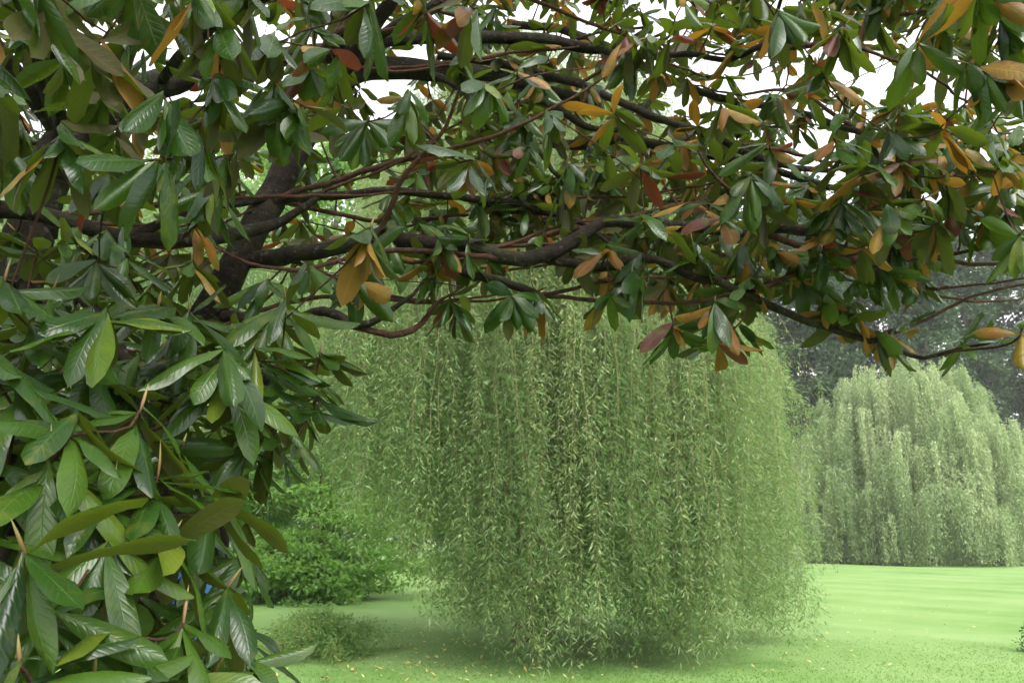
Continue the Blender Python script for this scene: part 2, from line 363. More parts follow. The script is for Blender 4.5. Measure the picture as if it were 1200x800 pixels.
BASE = np.vstack([np.array(p) for p, r, nm in BR[:22]]); BRAD = np.concatenate([r for p, r, nm in BR[:22]])
for k in range(46):
    while True:
        i = random.randrange(len(BASE)); a = BASE[i]
        if a[2] > 1.9 and a[1] > 2.2: break
    sx = random.choice([1, 1, 1, -1]) if a[0] > -1 else random.choice([1, 1, -1])
    b = a + np.array([sx*random.uniform(.5, 1.5), random.uniform(-.5, .9), random.uniform(.0, .5)])
    c1 = a*.65+b*.35 + np.array([0, random.uniform(-.1, .1), random.uniform(-.14, .10)]); c2 = a*.3+b*.7 + np.array([0, random.uniform(-.1, .1), random.uniform(-.14, .06)])
    r0 = min(BRAD[i]*.7, random.uniform(.008, .014))
    BR.append(([a, c1, c2, b], [r0, r0*.85, r0*.65, r0*.35], 'branch'))
nodes, nrad = [], []
for i, (p, r, nm) in enumerate(BR):
    p = np.array(p); rr = np.array(r)
    q, qr = smooth_path(p, rr, .05)
    if nm == 'branch':
        k = len(q); wob = np.cumsum(rng.normal(0, .0035, (k, 3)), 0); wob -= np.linspace(0, 1, k)[:, None]*wob[-1]
        q = q + wob
    V, Q = tube(q, qr, 14 if nm == 'trunk' else 9, .09, i)
    o = mesh_np(nm, V, Q, M['bark'] if qr.max() > .016 else M['twig'], parent=mag, loc=ROOT)
    o.location = (0, 0, 0)
    nodes.append(q[::2]); nrad.append(qr[::2])
nodes = np.vstack(nodes); nrad = np.concatenate(nrad)

# ---- where the whorls of leaves sit: (x, y, depth, droop, style)
TOPX = np.array([-120, 0, 200, 330, 420, 470, 500, 540, 600, 640, 690, 730, 780, 840, 875, 905, 960, 1010, 1060, 1090, 1140, 1200, 1320])
TOPD = np.where(TOPX > 620, -22, 0)
TOPY = np.array([330, 330, 330, 330, 340, 330, 330, 325, 322, 322, 335, 355, 372, 400, 385, 325, 345, 355, 350, 312, 295, 275, 275])
def low_edge(x): return np.interp(x, TOPX, TOPY+TOPD)
LEFX = np.array([335, 395, 400, 390, 355, 325, 302, 298, 300, 312, 312, 305])     # right rim of the left mass, by y
LEFY = np.array([330, 400, 440, 490, 520, 560, 590, 640, 700, 740, 770, 800])
HOLES = [(455, 100, 34, 20), (520, 105, 30, 18), (615, 25, 26, 12), (680, 18, 30, 14), (720, 45, 22, 12), (600, 72, 26, 8), (745, 108, 44, 20), (770, 145, 28, 12),
         (870, 118, 34, 14), (835, 140, 24, 12), (1035, 78, 40, 30), (1100, 110, 46, 18), (1160, 120, 40, 22), (940, 78, 26, 26), (1045, 30, 26, 14), (690, 165, 34, 8), (830, 100, 26, 14),
         (655, 88, 26, 8), (560, 95, 26, 8), (1005, 100, 30, 16), (150, 60, 14, 16), (345, 90, 14, 8), (1180, 150, 30, 12), (650, 190, 26, 10), (735, 195, 24, 8)]
def holed(x, y, k=1.0):
    return any(((x-a)/(c*k))**2 + ((y-b)/(d*k))**2 < 1 for a, b, c, d in HOLES)

W = []
def add_w(x, y, d, style, **kw): W.append(dict(x=x, y=y, d=d, style=style, **kw))
# the whorls one can pick out, largest first
for x, y, d, s in [(236, 146, 1.55, 'droop'), (322, 98, 1.75, 'droop'), (90, -30, 1.5, 'droop'), (20, -25, 1.3, 'droop'), (155, -25, 1.45, 'droop'), (78, 72, 1.75, 'droop'),
                   (0, 100, 1.5, 'droop'), (480, 110, 2.1, 'droop'), (560, 185, 2.2, 'droop'), (500, 15, 1.9, 'droop'), (10, 175, 1.7, 'droop'), (395, 60, 1.9, 'droop'),
                   (640, 130, 2.3, 'droop'), (1090, 20, 2.0, 'droop'), (1170, 20, 1.9, 'droop'), (990, 30, 2.2, 'droop'), (1200, 60, 2.0, 'droop'), (880, 205, 2.4, 'droop'),
                   (910, 10, 2.2, 'droop'), (845, 120, 2.5, 'droop'), (1010, 195, 2.5, 'spread'), (1110, 205, 2.4, 'spread'), (1180, 190, 2.3, 'spread'), (1100, 260, 2.5, 'droop'),
                   (985, 235, 2.6, 'droop'), (715, 345, 2.8, 'droop'), (860, 385, 2.9, 'droop'), (1000, 355, 2.9, 'droop'), (1045, 385, 3.0, 'droop'), (1125, 400, 3.0, 'spread'),
                   (1198, 385, 2.6, 'spread'), (940, 325, 2.95, 'droop'), (968, 345, 2.9, 'droop'), (988, 368, 2.9, 'spread'), (1028, 388, 2.95, 'droop'), (1062, 380, 3.0, 'spread'), (880, 325, 2.9, 'droop'), (905, 330, 2.9, 'spread'), (1018, 330, 3.0, 'spread'), (1075, 320, 3.0, 'droop'), (790, 385, 2.9, 'droop'), (835, 395, 2.9, 'spread'), (20, 455, 1.35, 'up'), (90, 490, 1.35, 'up'), (55, 545, 1.3, 'up'), (222, 365, 1.9, 'up'), (262, 410, 1.75, 'up'), (185, 360, 1.8, 'up'),
                   (265, 440, 1.8, 'up'), (30, 650, 1.15, 'up'), (125, 640, 1.35, 'up'), (200, 630, 1.5, 'up'), (185, 560, 1.5, 'up'), (245, 590, 1.6, 'up'),
                   (60, 720, 1.2, 'up'), (145, 735, 1.3, 'up'), (215, 730, 1.4, 'up'), (265, 690, 1.6, 'up'), (285, 650, 1.9, 'up'), (285, 735, 2.0, 'up'), (262, 580, 1.8, 'up'), (1075, 55, 1.95, 'droop'), (1135, 75, 1.9, 'droop'), (1190, 100, 1.9, 'droop'), (1150, -10, 1.8, 'droop'), (220, -20, 1.4, 'droop'), (300, -10, 1.6, 'droop'), (40, 20, 1.35, 'droop'), (110, 60, 1.5, 'droop'), (430, 5, 1.7, 'droop'), (560, 10, 1.9, 'droop'), (370, 470, 2.2, 'spread'),
                   (335, 430, 2.1, 'spread'), (375, 415, 2.2, 'spread'), (130, 580, 1.4, 'up'), (25, 780, 1.1, 'up'), (110, 800, 1.2, 'up'), (190, 800, 1.35, 'up'), (250, 790, 1.6, 'up'),
                   (165, 480, 1.5, 'up'), (110, 420, 1.7, 'up'), (40, 380, 1.6, 'up'), (5, 330, 1.5, 'up'), (150, 300, 2.2, 'spread'), (540, 355, 3.0, 'droop'), (525, 345, 3.0, 'spread'),
                   (600, 345, 2.9, 'droop'), (625, 338, 3.0, 'droop'), (1195, 275, 2.2, 'droop'), (930, 300, 2.9, 'droop'), (900, 290, 2.9, 'droop'), (870, 285, 3.0, 'droop'), (820, 300, 2.9, 'droop')]:
    add_w(x, y, d, s, key=True)
placed = [(w['x'], w['y'], w['d']) for w in W]
def fill(n, xr, yr, dr, style, test, sep):
    k = 0; tries = 0
    while k < n and tries < n*60:
        tries += 1
        x = random.uniform(*xr); y = random.uniform(*yr); d = random.uniform(*dr)
        if not test(x, y, d): continue
        s = sep*2.6/d
        if any(abs(x-a) < s and abs(y-b) < s and abs(d-c) < .7 and (x-a)**2+(y-b)**2 < s*s for a, b, c in placed): continue
        placed.append((x, y, d)); add_w(x, y, d, random.choice(style) if isinstance(style, list) else style); k += 1
LIMB = np.array([(285, 305), (330, 300), (383, 288), (440, 281), (500, 284), (545, 288), (589, 300), (630, 302), (665, 288), (694, 268), (720, 260), (800, 266)])
TRK = np.array([(250, 360), (268, 325), (297, 270), (318, 234), (340, 190)])
TRB = np.array([(40, 270), (51, 230), (78, 165), (135, 125), (189, 98), (250, 80)])
def hides(x, y, d):
    if d > 3.3: return False
    k = 60*2.6/d
    if 280 < x < 730:
        ly = np.interp(x, LIMB[:, 0], LIMB[:, 1])
        if ly-k*1.25 < y < ly+16 and random.random() < .88: return True
    for T in (TRK, TRB):
        o = np.argsort(T[:, 1]); tx = np.interp(y+20, T[o, 1], T[o, 0])
        if T[:, 1].min()-50 < y < T[:, 1].max() and abs(x-tx) < 56 and random.random() < .92: return True
    return False
top = lambda x, y, d: y < low_edge(x)-8 and not holed(x, y+22, 1.15) and not hides(x, y, d)
fill(175, (-140, 460), (-150, 330), (1.9, 3.6), ['droop', 'droop', 'spread'], top, 22)
fill(130, (440, 860), (-150, 345), (2.5, 4.3), ['droop', 'spread', 'spread'], top, 22)
fill(185, (450, 1200), (-60, 150), (3.4, 5.4), ['droop', 'spread', 'up'], lambda x, y, d: not holed(x, y+10, .62), 11)
fill(195, (830, 1340), (-120, 400), (2.3, 4.4), ['droop', 'spread', 'spread', 'up'], top, 18)
fill(40, (1000, 1300), (150, 290), (2.4, 3.4), ['spread', 'droop', 'up'], top, 16)
fill(60, (480, 1080), (255, 405), (2.7, 3.6), ['droop', 'spread'], lambda x, y, d: low_edge(x)-85 < y < low_edge(x)-8 and not hides(x, y, d), 18)
fill(22, (-80, 400), (-90, 190), (1.35, 1.9), 'droop', top, 30)
fill(190, (-140, 520), (-140, 330), (3.4, 5.2), ['droop', 'spread', 'up'], top, 13)
fill(130, (480, 900), (150, 345), (3.4, 5.0), ['droop', 'spread', 'up'], lambda x, y, d: y < low_edge(x)-30 and not holed(x, y+14, 1.0), 13)
left = lambda x, y, d: not hides(x, y, d) and not (110 < x < 235 and 555 < y < 700 and d > 1.6 and random.random() < .75) and x < np.interp(y, LEFY, LEFX)-18
fill(78, (-150, 400), (330, 880), (1.3, 2.1), 'up', lambda x, y, d: left(x, y, d) and d > 1.3+.75*np.clip((x-120)/200, 0, 1), 26)
fill(110, (-150, 400), (300, 880), (2.0, 2.9), ['up', 'up', 'spread'], left, 22)
fill(90, (-150, 380), (290, 880), (2.8, 4.0), ['up', 'spread', 'droop'], left, 20)

for w in W: w['p'] = P(w['x'], w['y'], w['d'])
for k in range(230):                                     # unseen part of the same crown, added overhead and behind to shade the rest
    pz = np.array([random.uniform(-4.2, .6), random.uniform(-1.6, 1.9), random.uniform(3.0, 4.6)])
    W.append(dict(x=-999, y=-999, d=9.0, style=random.choice(['droop', 'spread']), p=pz))
# ---- twigs: every whorl joins the nearest wood already there
order = sorted(range(len(W)), key=lambda i: np.min(np.linalg.norm(nodes-W[i]['p'], axis=1)))
tw = Acc(); nd = nodes; nr = nrad
for i in order:
    w = W[i]; p = w['p']
    dv = p-nd; dist = np.linalg.norm(dv, axis=1)
    j = int(np.argmin(dist + .25*np.maximum(0, -dv[:, 2]) )); q = nd[j]; L_ = dist[j]
    d = nrm(p-q)
    up = np.array([0, 0, 1.0]) if w['style'] != 'droop' else np.array([0, 0, .35])
    axis = nrm(d*.6 + up*.9 + rng.normal(0, .28, 3)) if w['style'] != 'droop' else nrm(d*.9 + up + rng.normal(0, .35, 3))
    if w['style'] == 'up': axis = nrm(axis + np.array([.05, -.22, .3]))
    w['axis'] = axis
    t = np.linspace(0, 1, max(5, int(L_/.05)))[:, None]
    c1 = q + (p-q)*.4 + rng.normal(0, .05, 3)*L_; c2 = p - axis*min(.10, L_*.4)
    path = (1-t)**3*q + 3*(1-t)**2*t*c1 + 3*(1-t)*t*t*c2 + t**3*p
    r0 = min(float(nr[j])*.8, .0042+.004*min(L_, 1.0)); r1 = .0030
    rad = np.linspace(r0, r1, len(path))
    tw.tube(path, rad, 6, .05, i)
    nd = np.vstack([nd, path[1:-1:2]]); nr = np.concatenate([nr, rad[1:-1:2]])
o = tw.build('twig', M['twig'], mag, ROOT); o.location = (0, 0, 0); tag(o, kind='stuff')

# ---- leaves
W.sort(key=lambda w: (w['d'] + (0 if w.get('key') else .8) + (5 if not (-40 < w['x'] < 1240 and -60 < w['y'] < 840) else 0)))
NPART = 100
rest = {'g': [], 'y': [], 'r': []}
rest_bud = []
def bud_tube(p, axis, L_, r):
    k = 7; t = np.linspace(0, 1, k)
    side = nrm(np.cross(axis, rng.normal(size=3))); path = p + axis*(t*L_)[:, None] + side*(t**2*L_*rng.uniform(-.15, .15))[:, None]
    return (*tube(path, r*np.array([.55, .75, 1.0, .95, .75, .45, .06]), 7), np.repeat(t, 7))
for wi, w in enumerate(W):
    p, axis = w['p'], w['axis']; x, y = w['x'], w['y']
    st = w['style']
    n = int(rng.integers(7, 11)) if st == 'droop' else int(rng.integers(8, 11)) if st == 'up' else int(rng.integers(6, 10))
    e1 = nrm(np.cross(axis, np.array([.3, .8, .2]))); e2 = np.cross(axis, e1)
    az = np.arange(n)*2.39996 + rng.random()*6.28 + rng.normal(0, .2, n)
    rad = np.cos(az)[:, None]*e1 + np.sin(az)[:, None]*e2
    if st == 'droop': el = rng.normal(-.15, .3, n); g = rng.uniform(.45, 1.5, n)
    elif st == 'spread': el = rng.normal(.18, .32, n); g = rng.uniform(.05, .7, n)
    else: el = rng.normal(-.04, .26, n); g = rng.uniform(.0, .95, n)
    t = nrm(rad*np.cos(el)[:, None] + axis*np.sin(el)[:, None])
    # hanging: turn towards the ground about a level axis, taking the upper side along
    nn = nrm(axis - t*np.sum(t*axis, 1)[:, None])
    t2 = t.copy(); t2[:, 2] -= g; t2 = nrm(t2)
    nn = nn + t*np.maximum(0, np.sum((t-t2)*t, 1))[:, None]*1.0 - t2*0
    nn = nrm(nn - t2*np.sum(nn*t2, 1)[:, None]); nn = nrm(nn + rng.normal(0, .22, (n, 3)))
    big = 1.0 if st != 'up' else 1.12
    length = rng.uniform(.125, .20, n)*big; width = length*(rng.uniform(.25, .345, n) if st != 'up' else rng.uniform(.215, .275, n)); length = length*rng.choice([1, 1, 1, 1, .85, .62], n)
    curl = rng.normal(.32, .3, n); fold = rng.normal(-.08, .26, n)
    off = axis*(rng.uniform(-.035, .012, n))[:, None]
    V = leaves_mesh(p+off, t2, nn, length, width, curl, fold)
    base_v = {'droop': .38, 'spread': .40, 'up': .50}[st]
    var = np.clip(rng.normal(base_v, .2, n) + rng.normal(0, .08), 0, 1)
    # old leaves go yellow or red; commoner under the canopy and to the right
    py_ = .19 if (y < 400 and x > 620) else (.10 if y < 330 else .005)
    pr_ = .028 if y < 420 and x > 300 else .004 if y < 330 else 0
    low = off@axis < -.008
    u = rng.random(n); kind = np.where(low & (u < py_*1.6), 1, np.where(low & (u > 1-pr_*1.6), 2, 0))
    hasbud = (st == 'up' and rng.random() < .45) or (st != 'up' and rng.random() < .16)
    if wi < NPART:
        a = leaf_arrays(V[kind == 0], var[kind == 0])
        if not (kind == 0).any(): kind[:] = 0; a = leaf_arrays(V, var)
        c = mesh_np('leaf_cluster', a[0], a[1], M['leaf'], a[2], a[3], parent=mag, loc=p); c.location = tuple(p-ROOT)
        for kk, mm, lab in ((1, 'yellow', 'yellow withering leaf'), (2, 'red', 'dark red withering leaf')):
            for q in np.nonzero(kind == kk)[0]:
                a = leaf_arrays(V[q:q+1], var[q:q+1])
                s = mesh_np('withered_leaf', a[0], a[1], M[mm], a[2], a[3], parent=c, loc=p); s.location = (0, 0, 0); s['label'] = lab
        if hasbud:
            bv, bq, bt = bud_tube(p-axis*.005, nrm(axis+np.array([0, 0, .25])+rng.normal(0, .16, 3)), rng.uniform(.03, .085), rng.uniform(.0024, .0036))
            s = mesh_np('bud', bv, bq, M['bud'], var=bt, parent=c, loc=p); s.location = (0, 0, 0)
    else:
        for kk, key in enumerate('gyr'):
            if (kind == kk).any(): rest[key].append((V[kind == kk], var[kind == kk]))
        if hasbud: rest_bud.append(bud_tube(p-axis*.005, nrm(axis+np.array([0, 0, .25])+rng.normal(0, .16, 3)), rng.uniform(.03, .08), rng.uniform(.0024, .0036)))
VV, QQ, UU, AA, MI, off = [], [], [], [], [], 0
for mi, key in enumerate('gyr'):
    V = np.concatenate([a for a, b in rest[key]]); va = np.concatenate([b for a, b in rest[key]])
    a = leaf_arrays(V, va); VV.append(a[0]); QQ.append(a[1]+off); UU.append(a[2]); AA.append(a[3]); MI.append(np.full(len(a[1]), mi)); off += len(a[0])
o = mesh_np('foliage', np.vstack(VV), np.vstack(QQ), [M['leaf'], M['yellow'], M['red']], np.vstack(UU), np.concatenate(AA), np.concatenate(MI), parent=mag, loc=ROOT)
o.location = (0, 0, 0); tag(o, kind='stuff')
VV, QQ, AA, off = [], [], [], 0
for v, q, t in rest_bud: VV.append(v); QQ.append(q+off); AA.append(t); off += len(v)
o = mesh_np('bud', np.vstack(VV), np.vstack(QQ), M['bud'], var=np.concatenate(AA), parent=mag, loc=ROOT); o.location = (0, 0, 0); tag(o, kind='stuff')
print('whorls', len(W))

# ------------------------------------------------------------------ willows
def strand_leaves(paths, spacing, ll, lw, spread, tone, fuzz=.0):
    """paths: list of (m,3) polylines from top to tip; narrow leaves hang along each. returns V(n*4,3), Q, var"""
    B, T, A = [], [], []
    for k, p in enumerate(paths):
        seg = np.linalg.norm(np.diff(p, axis=0), axis=1); s = np.concatenate([[0], np.cumsum(seg)])
        n = int(s[-1]/spacing)
        if n < 2: continue
        q = np.sort(rng.random(n))*s[-1]
        b = np.stack([np.interp(q, s, p[:, i]) for i in range(3)], -1)
        tg = nrm(np.stack([np.interp(q+.06, s, p[:, i]) - np.interp(q-.06, s, p[:, i]) for i in range(3)], -1))
        B.append(b); T.append(tg); A.append(np.full(n, tone[k]))
    B = np.vstack(B); T = np.vstack(T); A = np.concatenate(A); n = len(B)
    r = rng.normal(size=(n, 3)); r = nrm(r - T*np.sum(r*T, 1)[:, None])
    a = np.abs(rng.normal(spread, .28, n))[:, None]
    B = B + r*np.abs(rng.normal(0, fuzz, n))[:, None]
    d = nrm(T*np.cos(a) + r*np.sin(a) + np.array([0, 0, -.14]))
    L_ = ll*rng.uniform(.55, 1.25, n)[:, None]; w_ = lw*rng.uniform(.7, 1.2, n)[:, None]
    s = nrm(np.cross(d, rng.normal(size=(n, 3))))
    sag = np.array([0, 0, -1.0])*L_*.12
    V = np.stack([B, B+d*L_*.4-s*w_*.5, B+d*L_+sag, B+d*L_*.4+s*w_*.5], 1).reshape(-1, 3)
    var = np.clip(A + rng.normal(0, .24, n), 0, 1)
    return V, np.arange(4*n, dtype=np.int32).reshape(-1, 4), np.repeat(var, 4)

def ribbons(paths, w):
    V, Q, A, off = [], [], [], 0
    for p in paths:
        m = len(p); r = np.linspace(w, w*.3, m)[:, None]
        a = rng.random()*6.28
        ring = [p + r*np.array([math.cos(a+b), math.sin(a+b), 0]) for b in (0, 2.094, 4.189)]
        V.append(np.stack(ring, 1).reshape(-1, 3))
        i = np.arange(m-1)[:, None]*3
        for j in range(3): Q.append(off + i + np.array([[j, (j+1) % 3, 3+(j+1) % 3, 3+j]]))
        A.append(np.full(3*m, rng.random())); off += 3*m
    return np.vstack(V), np.vstack(Q), np.concatenate(A)

def willow(name, label, c, Rx, H, ncl, nst, end, mat, spacing, ll, lw, clr, stem_w, inner=.25, trunk_r=.28, pw=2.4, thin=None, limbs=9, group=None, tiers=0.0, wiggle=.012, spread=.62, shingle=False, fuzz=.03, drift_=.06, stray=()):
    """a weeping willow: trunk and limbs, then curtains of shoots grouped round the branch ends of a dome"""
    root = empty(name, c); tag(root, label, 'tree', group)
    w = Acc()
    fork = np.array([0, 0, H*.28])
    k = np.linspace(0, 1, 9)[:, None]
    w.tube(np.array([[0, 0, -.15]])*(1-k) + fork*k + np.sin(k*5)*np.array([.06, .04, 0]), trunk_r*np.linspace(1.35, .85, 9), 14, .05, 1)
    w.build('trunk', M['wbark'], root)
    for i in range(limbs):
        a = i*2.4+rng.random()*.8; ro = Rx*(rng.uniform(.45, .8) if not shingle else rng.uniform(.3, .5)); h = H*(1-(ro/Rx)**2*.35)*(rng.uniform(.82, .95) if not shingle else rng.uniform(.6, .74))
        pts = [fork-np.array([0, 0, .3]), fork + np.array([math.cos(a)*ro*.25, math.sin(a)*ro*.25, H*.22]), np.array([math.cos(a)*ro*.6, math.sin(a)*ro*.6, h*.9]), np.array([math.cos(a)*ro, math.sin(a)*ro, h*.95])]
        q, qr = smooth_path(pts, [trunk_r*.55, trunk_r*.4, trunk_r*.22, trunk_r*.06], .3)
        l = Acc(); l.tube(q, qr, 8, .05, i); l.build('limb', M['wbark'], root)
    paths, tone = [], []
    for i in range(ncl):
        a = rng.random()*2*math.pi; f = inner + (1-inner)*rng.random()**.5
        ro = Rx*f*(1+.07*math.sin(3*a+1)+.07*math.sin(5*a)+.04*math.sin(9*a+2)); hz = H*(1-f**pw*.58)*rng.uniform(.90, 1.0)
        if thin is not None and rng.random() < thin(ro*math.cos(a)+c[0], ro*math.sin(a)+c[1]): continue
        if tiers: hz *= 1 - tiers*rng.random()**1.5*f
        if shingle:                                          # cascades at every height over the outside of the dome
            g = rng.random()**.8; hz = H*(.16+.84*(1-g)); ro = Rx*math.sqrt(max(.02, 1-((hz/H)**1.55)*.985))*rng.uniform(.82, 1.03)*(1+.05*math.sin(3*a+1)+.05*math.sin(5*a+hz))
            slen = rng.uniform(2.4, 5.5)
        out = np.array([math.cos(a), math.sin(a), 0]); ctone = rng.normal(.45, .23); clen = rng.uniform(0, 1)**2.2
        cdrift = rng.normal(0, drift_*1.4, 3)*np.array([1, 1, 0]) if not shingle else np.zeros(3)
        cords = rng.normal(0, clr, (11, 2)) if shingle else None
        for j in range(nst):
            d2 = np.array([rng.normal(0, clr), rng.normal(0, clr), 0])
            if shingle: cc = cords[j % 11]; d2 = np.array([cc[0]+rng.normal(0, .085), cc[1]+rng.normal(0, .085), 0])
            b = out*ro + d2
            fall = rng.random()
            top = hz - np.linalg.norm(d2)*rng.uniform(.5, 1.6) + rng.normal(0, .08)
            e = end(c + b, rng) + clen*(0 if shingle else 1)*(hz-1)*.33*rng.uniform(.6, 1.1)
            if shingle: top = hz - (np.linalg.norm(d2)/clr)**2*.5*rng.uniform(.6, 1.4) + rng.normal(0, .06); e = max(e if hz < 4.5 else 0, top - slen*rng.uniform(.55, 1.1)); b = b + out*(.9*(1-np.linalg.norm(d2)/clr*.6))
            if top - e < .5: e = max(.05, top-.5)
            reach = out*rng.uniform(.1, .3)*min(1.2, Rx*.12)
            m = 9; t = np.linspace(0, 1, m)[:, None]
            drift = (cdrift + rng.normal(0, drift_ if not shingle else .015, 3)*np.array([1, 1, 0]))*(top-e)
            px_ = b + reach*(np.minimum(1, t*5)**.6) - reach + drift*t**1.5
            wig = np.cumsum(rng.normal(0, wiggle, (m, 3)), 0)*min(1, (top-e)*.4); wig[:, 2] = 0
            z = top + (.18*np.minimum(1, t*6)*(1-np.minimum(1, t*6))*4 - t*(top-e))*np.array([1.0])
            p = px_ + wig; p[:, 2] = z[:, 0]
            paths.append(p); tone.append(np.clip(ctone + rng.normal(0, .1), 0, 1))
    for a, f, e in stray:                                     # a few thin shoots hanging clear of the rest
        for j in range(3):
            b = np.array([math.cos(a)*Rx*f, math.sin(a)*Rx*f, 0]) + np.append(rng.normal(0, .10, 2), 0); top = H*rng.uniform(.42, .52); ee = e + rng.uniform(0, .9)
            t = np.linspace(0, 1, 12)[:, None]; p = b*(1-.16*(1-np.minimum(1, t*3))) ; p[:, 2] = (top - t*(top-ee))[:, 0]
            p[:, :2] += np.cumsum(rng.normal(0, .03, (12, 2)), 0); paths.append(p); tone.append(.62)
    V, Q, A = strand_leaves(paths, spacing, ll, lw, spread, tone, fuzz)
    cr = mesh_np('crown', V, Q, mat, var=A, smooth=False, parent=root)
    if stem_w:
        V, Q, A = ribbons(paths, stem_w); mesh_np('shoots', V, Q, M['wstem'], var=A, parent=cr)
    return root

def end_main(p, r):
    left = np.clip((.25-p[0])/1.1, 0, 1); back = np.clip((p[1]-13.2)/2.0, 0, 1); far = np.clip((-1.75-p[0])/.8, 0, 1)
    return .06 + left*(.78+.42*math.sin(p[0]*2.9)) + back*.8 + far*2.0 + abs(r.normal(0, .2)) + .55*max(0, math.sin(p[0]*3.1+p[1]*2.3))**2
willow('weeping_willow', 'large weeping willow whose curtain hangs to the grass in the centre', G(624, 13.4), 3.85, 10.6, 470, 16, end_main, M['willow'], .0205, .088, .0145, .21, .0022, wiggle=.050, spread=1.12, fuzz=.05, pw=4.0, drift_=.03, stray=[(-.45, 1.05, .7), (-.3, 1.10, .9), (-.12, 1.07, .6), (-.02, 1.15, 1.0), (.1, 1.09, .8), (.25, 1.13, 1.1), (-.2, 1.16, .5), (.4, 1.06, .9), (-.7, 1.05, .3), (3.3, 1.08, 1.8), (3.6, 1.1, 1.4), (-2.4, 1.04, .9), (-1.1, 1.03, .1), (-1.9, 1.03, .5)], thin=lambda x, y: .45*float(np.clip((-.3-x)/1.5, 0, 1)) + .12)
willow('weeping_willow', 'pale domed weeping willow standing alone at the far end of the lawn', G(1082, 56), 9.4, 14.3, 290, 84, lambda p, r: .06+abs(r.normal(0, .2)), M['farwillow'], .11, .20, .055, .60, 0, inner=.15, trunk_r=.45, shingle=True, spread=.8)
willow('weeping_willow', 'tall weeping willow glimpsed between magnolia boughs at far left', G(130, 27), 8.0, 16.5, 460, 14, lambda p, r: 1.6+abs(r.normal(0, .8)), M['willow'], .075, .17, .036, .4, 0, trunk_r=.4, spread=.9, wiggle=.04)

# ------------------------------------------------------------------ other trees and shrubs
def leaf_clump_mesh(cent, rad, per, ll, lw, flat=.6, up=.4):
    n = len(cent); C_ = np.repeat(cent, per, 0); r_ = np.repeat(rad, per)
    d = nrm(rng.normal(size=(n*per, 3))); off = d*(rng.random(n*per)**.45*r_)[:, None]; off[:, 2] *= flat
    B = C_+off; t = nrm(d*np.array([1, 1, flat]) + rng.normal(0, .5, B.shape) + np.array([0, 0, -.25]))
    nn = nrm(rng.normal(0, .55, B.shape) + np.array([0, 0, up])); s = nrm(np.cross(t, nn))
    L_ = ll*rng.uniform(.6, 1.3, len(B))[:, None]; w_ = lw*rng.uniform(.7, 1.2, len(B))[:, None]
    V = np.stack([B, B+t*L_*.45-s*w_*.5, B+t*L_, B+t*L_*.45+s*w_*.5], 1).reshape(-1, 3)
    return V, np.arange(4*len(B), dtype=np.int32).reshape(-1, 4)

def tree(name, label, c, H, Rx, trunk_r, crown0, n, per, cr, ll, lw, mat, bmat, flat=.6, shape='oval', group=None, cat='tree', limbs=14):
    root = empty(name, c); tag(root, label, cat, group)
    k = np.linspace(0, 1, 12)[:, None]; ln = rng.normal(0, .02*H, 2)
    path = np.hstack([k**2*ln[0], k**2*ln[1], -.1 + k*H*.94])
    w = Acc(); w.tube(path, trunk_r*np.linspace(1.2, .12, 12), 10, .05, 3)
    cents = []
    for i in range(limbs):
        f = crown0 + (1-crown0)*(i+.5)/limbs; z = H*f*.95; a = i*2.4+rng.random()
        g = (f-crown0)/(1-crown0)
        rr = Rx*{'oval': math.sqrt(max(.02, 1-(2*g-.9)**2*.85)), 'cone': 1.05-.85*g, 'bush': math.sqrt(max(.05, 1-g*g))}[shape]
        p0 = np.array([ln[0]*f*f, ln[1]*f*f, z*.93]); p1 = p0+np.array([math.cos(a)*rr*.8, math.sin(a)*rr*.8, rr*.25])
        w.tube(np.linspace(p0, p1, 5), trunk_r*np.linspace(.3, .06, 5)*(1.1-f*.6), 6, 0, i)
    w.build('trunk', bmat, root)
    while len(cents) < n:
        g = rng.random(); rr = Rx*{'oval': math.sqrt(max(.02, 1-(2*g-.9)**2*.85)), 'cone': 1.05-.85*g, 'bush': math.sqrt(max(.05, 1-g*g))}[shape]
        a = rng.random()*6.283; q = rng.random()**.55
        z = H*(crown0+(1-crown0)*g)
        wob = 1+.18*math.sin(3*a+z*1.3)+.12*math.sin(5*a-z*2.1)
        cents.append((math.cos(a)*rr*q*wob, math.sin(a)*rr*q*wob, z))
    cents = np.array(cents); V, Q = leaf_clump_mesh(cents, cr*rng.uniform(.5, 1.3, n), per, ll, lw, flat)
    ct = np.clip(rng.normal(.5, .2, n), 0, 1)
    var = np.repeat(np.clip(np.repeat(ct, per) + rng.normal(0, .15, n*per), 0, 1), 4)
    mesh_np('crown', V, Q, mat, var=var, smooth=False, parent=root)
    return root

# the row of dark trees behind the far willow
for i, x in enumerate(range(690, 1390, 48)):
    c = G(x+random.uniform(-12, 12), random.uniform(76, 90))
    tree('background_tree', 'tall dull dark tree in the row behind the pale far willow', c, random.uniform(35, 43), random.uniform(2.9, 3.8), .34, .04, 340, 110, 1.1, .46, .30, M['poplar'], M['pbark'], .8, 'oval', 'dark trees in the row behind the lawn', limbs=26)
for x, Y, H in ((60, 47, 25), (180, 45, 26), (290, 44, 25), (390, 46, 26), (480, 47, 24), (575, 46, 22.5), (660, 48, 21)):
    tree('background_tree', 'broad green tree in the belt behind the central willow', G(x, Y), H, 4.4, .4, .1, 210, 60, 1.3, .42, .26, M['fresh'], M['wbark'], .7, 'oval', 'green trees behind the central willow')
tree('broadleaf_tree', 'fresh green tree with layered fans of leaves left of the central willow', G(372, 22.6), 7.2, 3.1, .10, .03, 340, 90, .66, .17, .085, M['fresh'], M['wbark'], .26, 'bush')
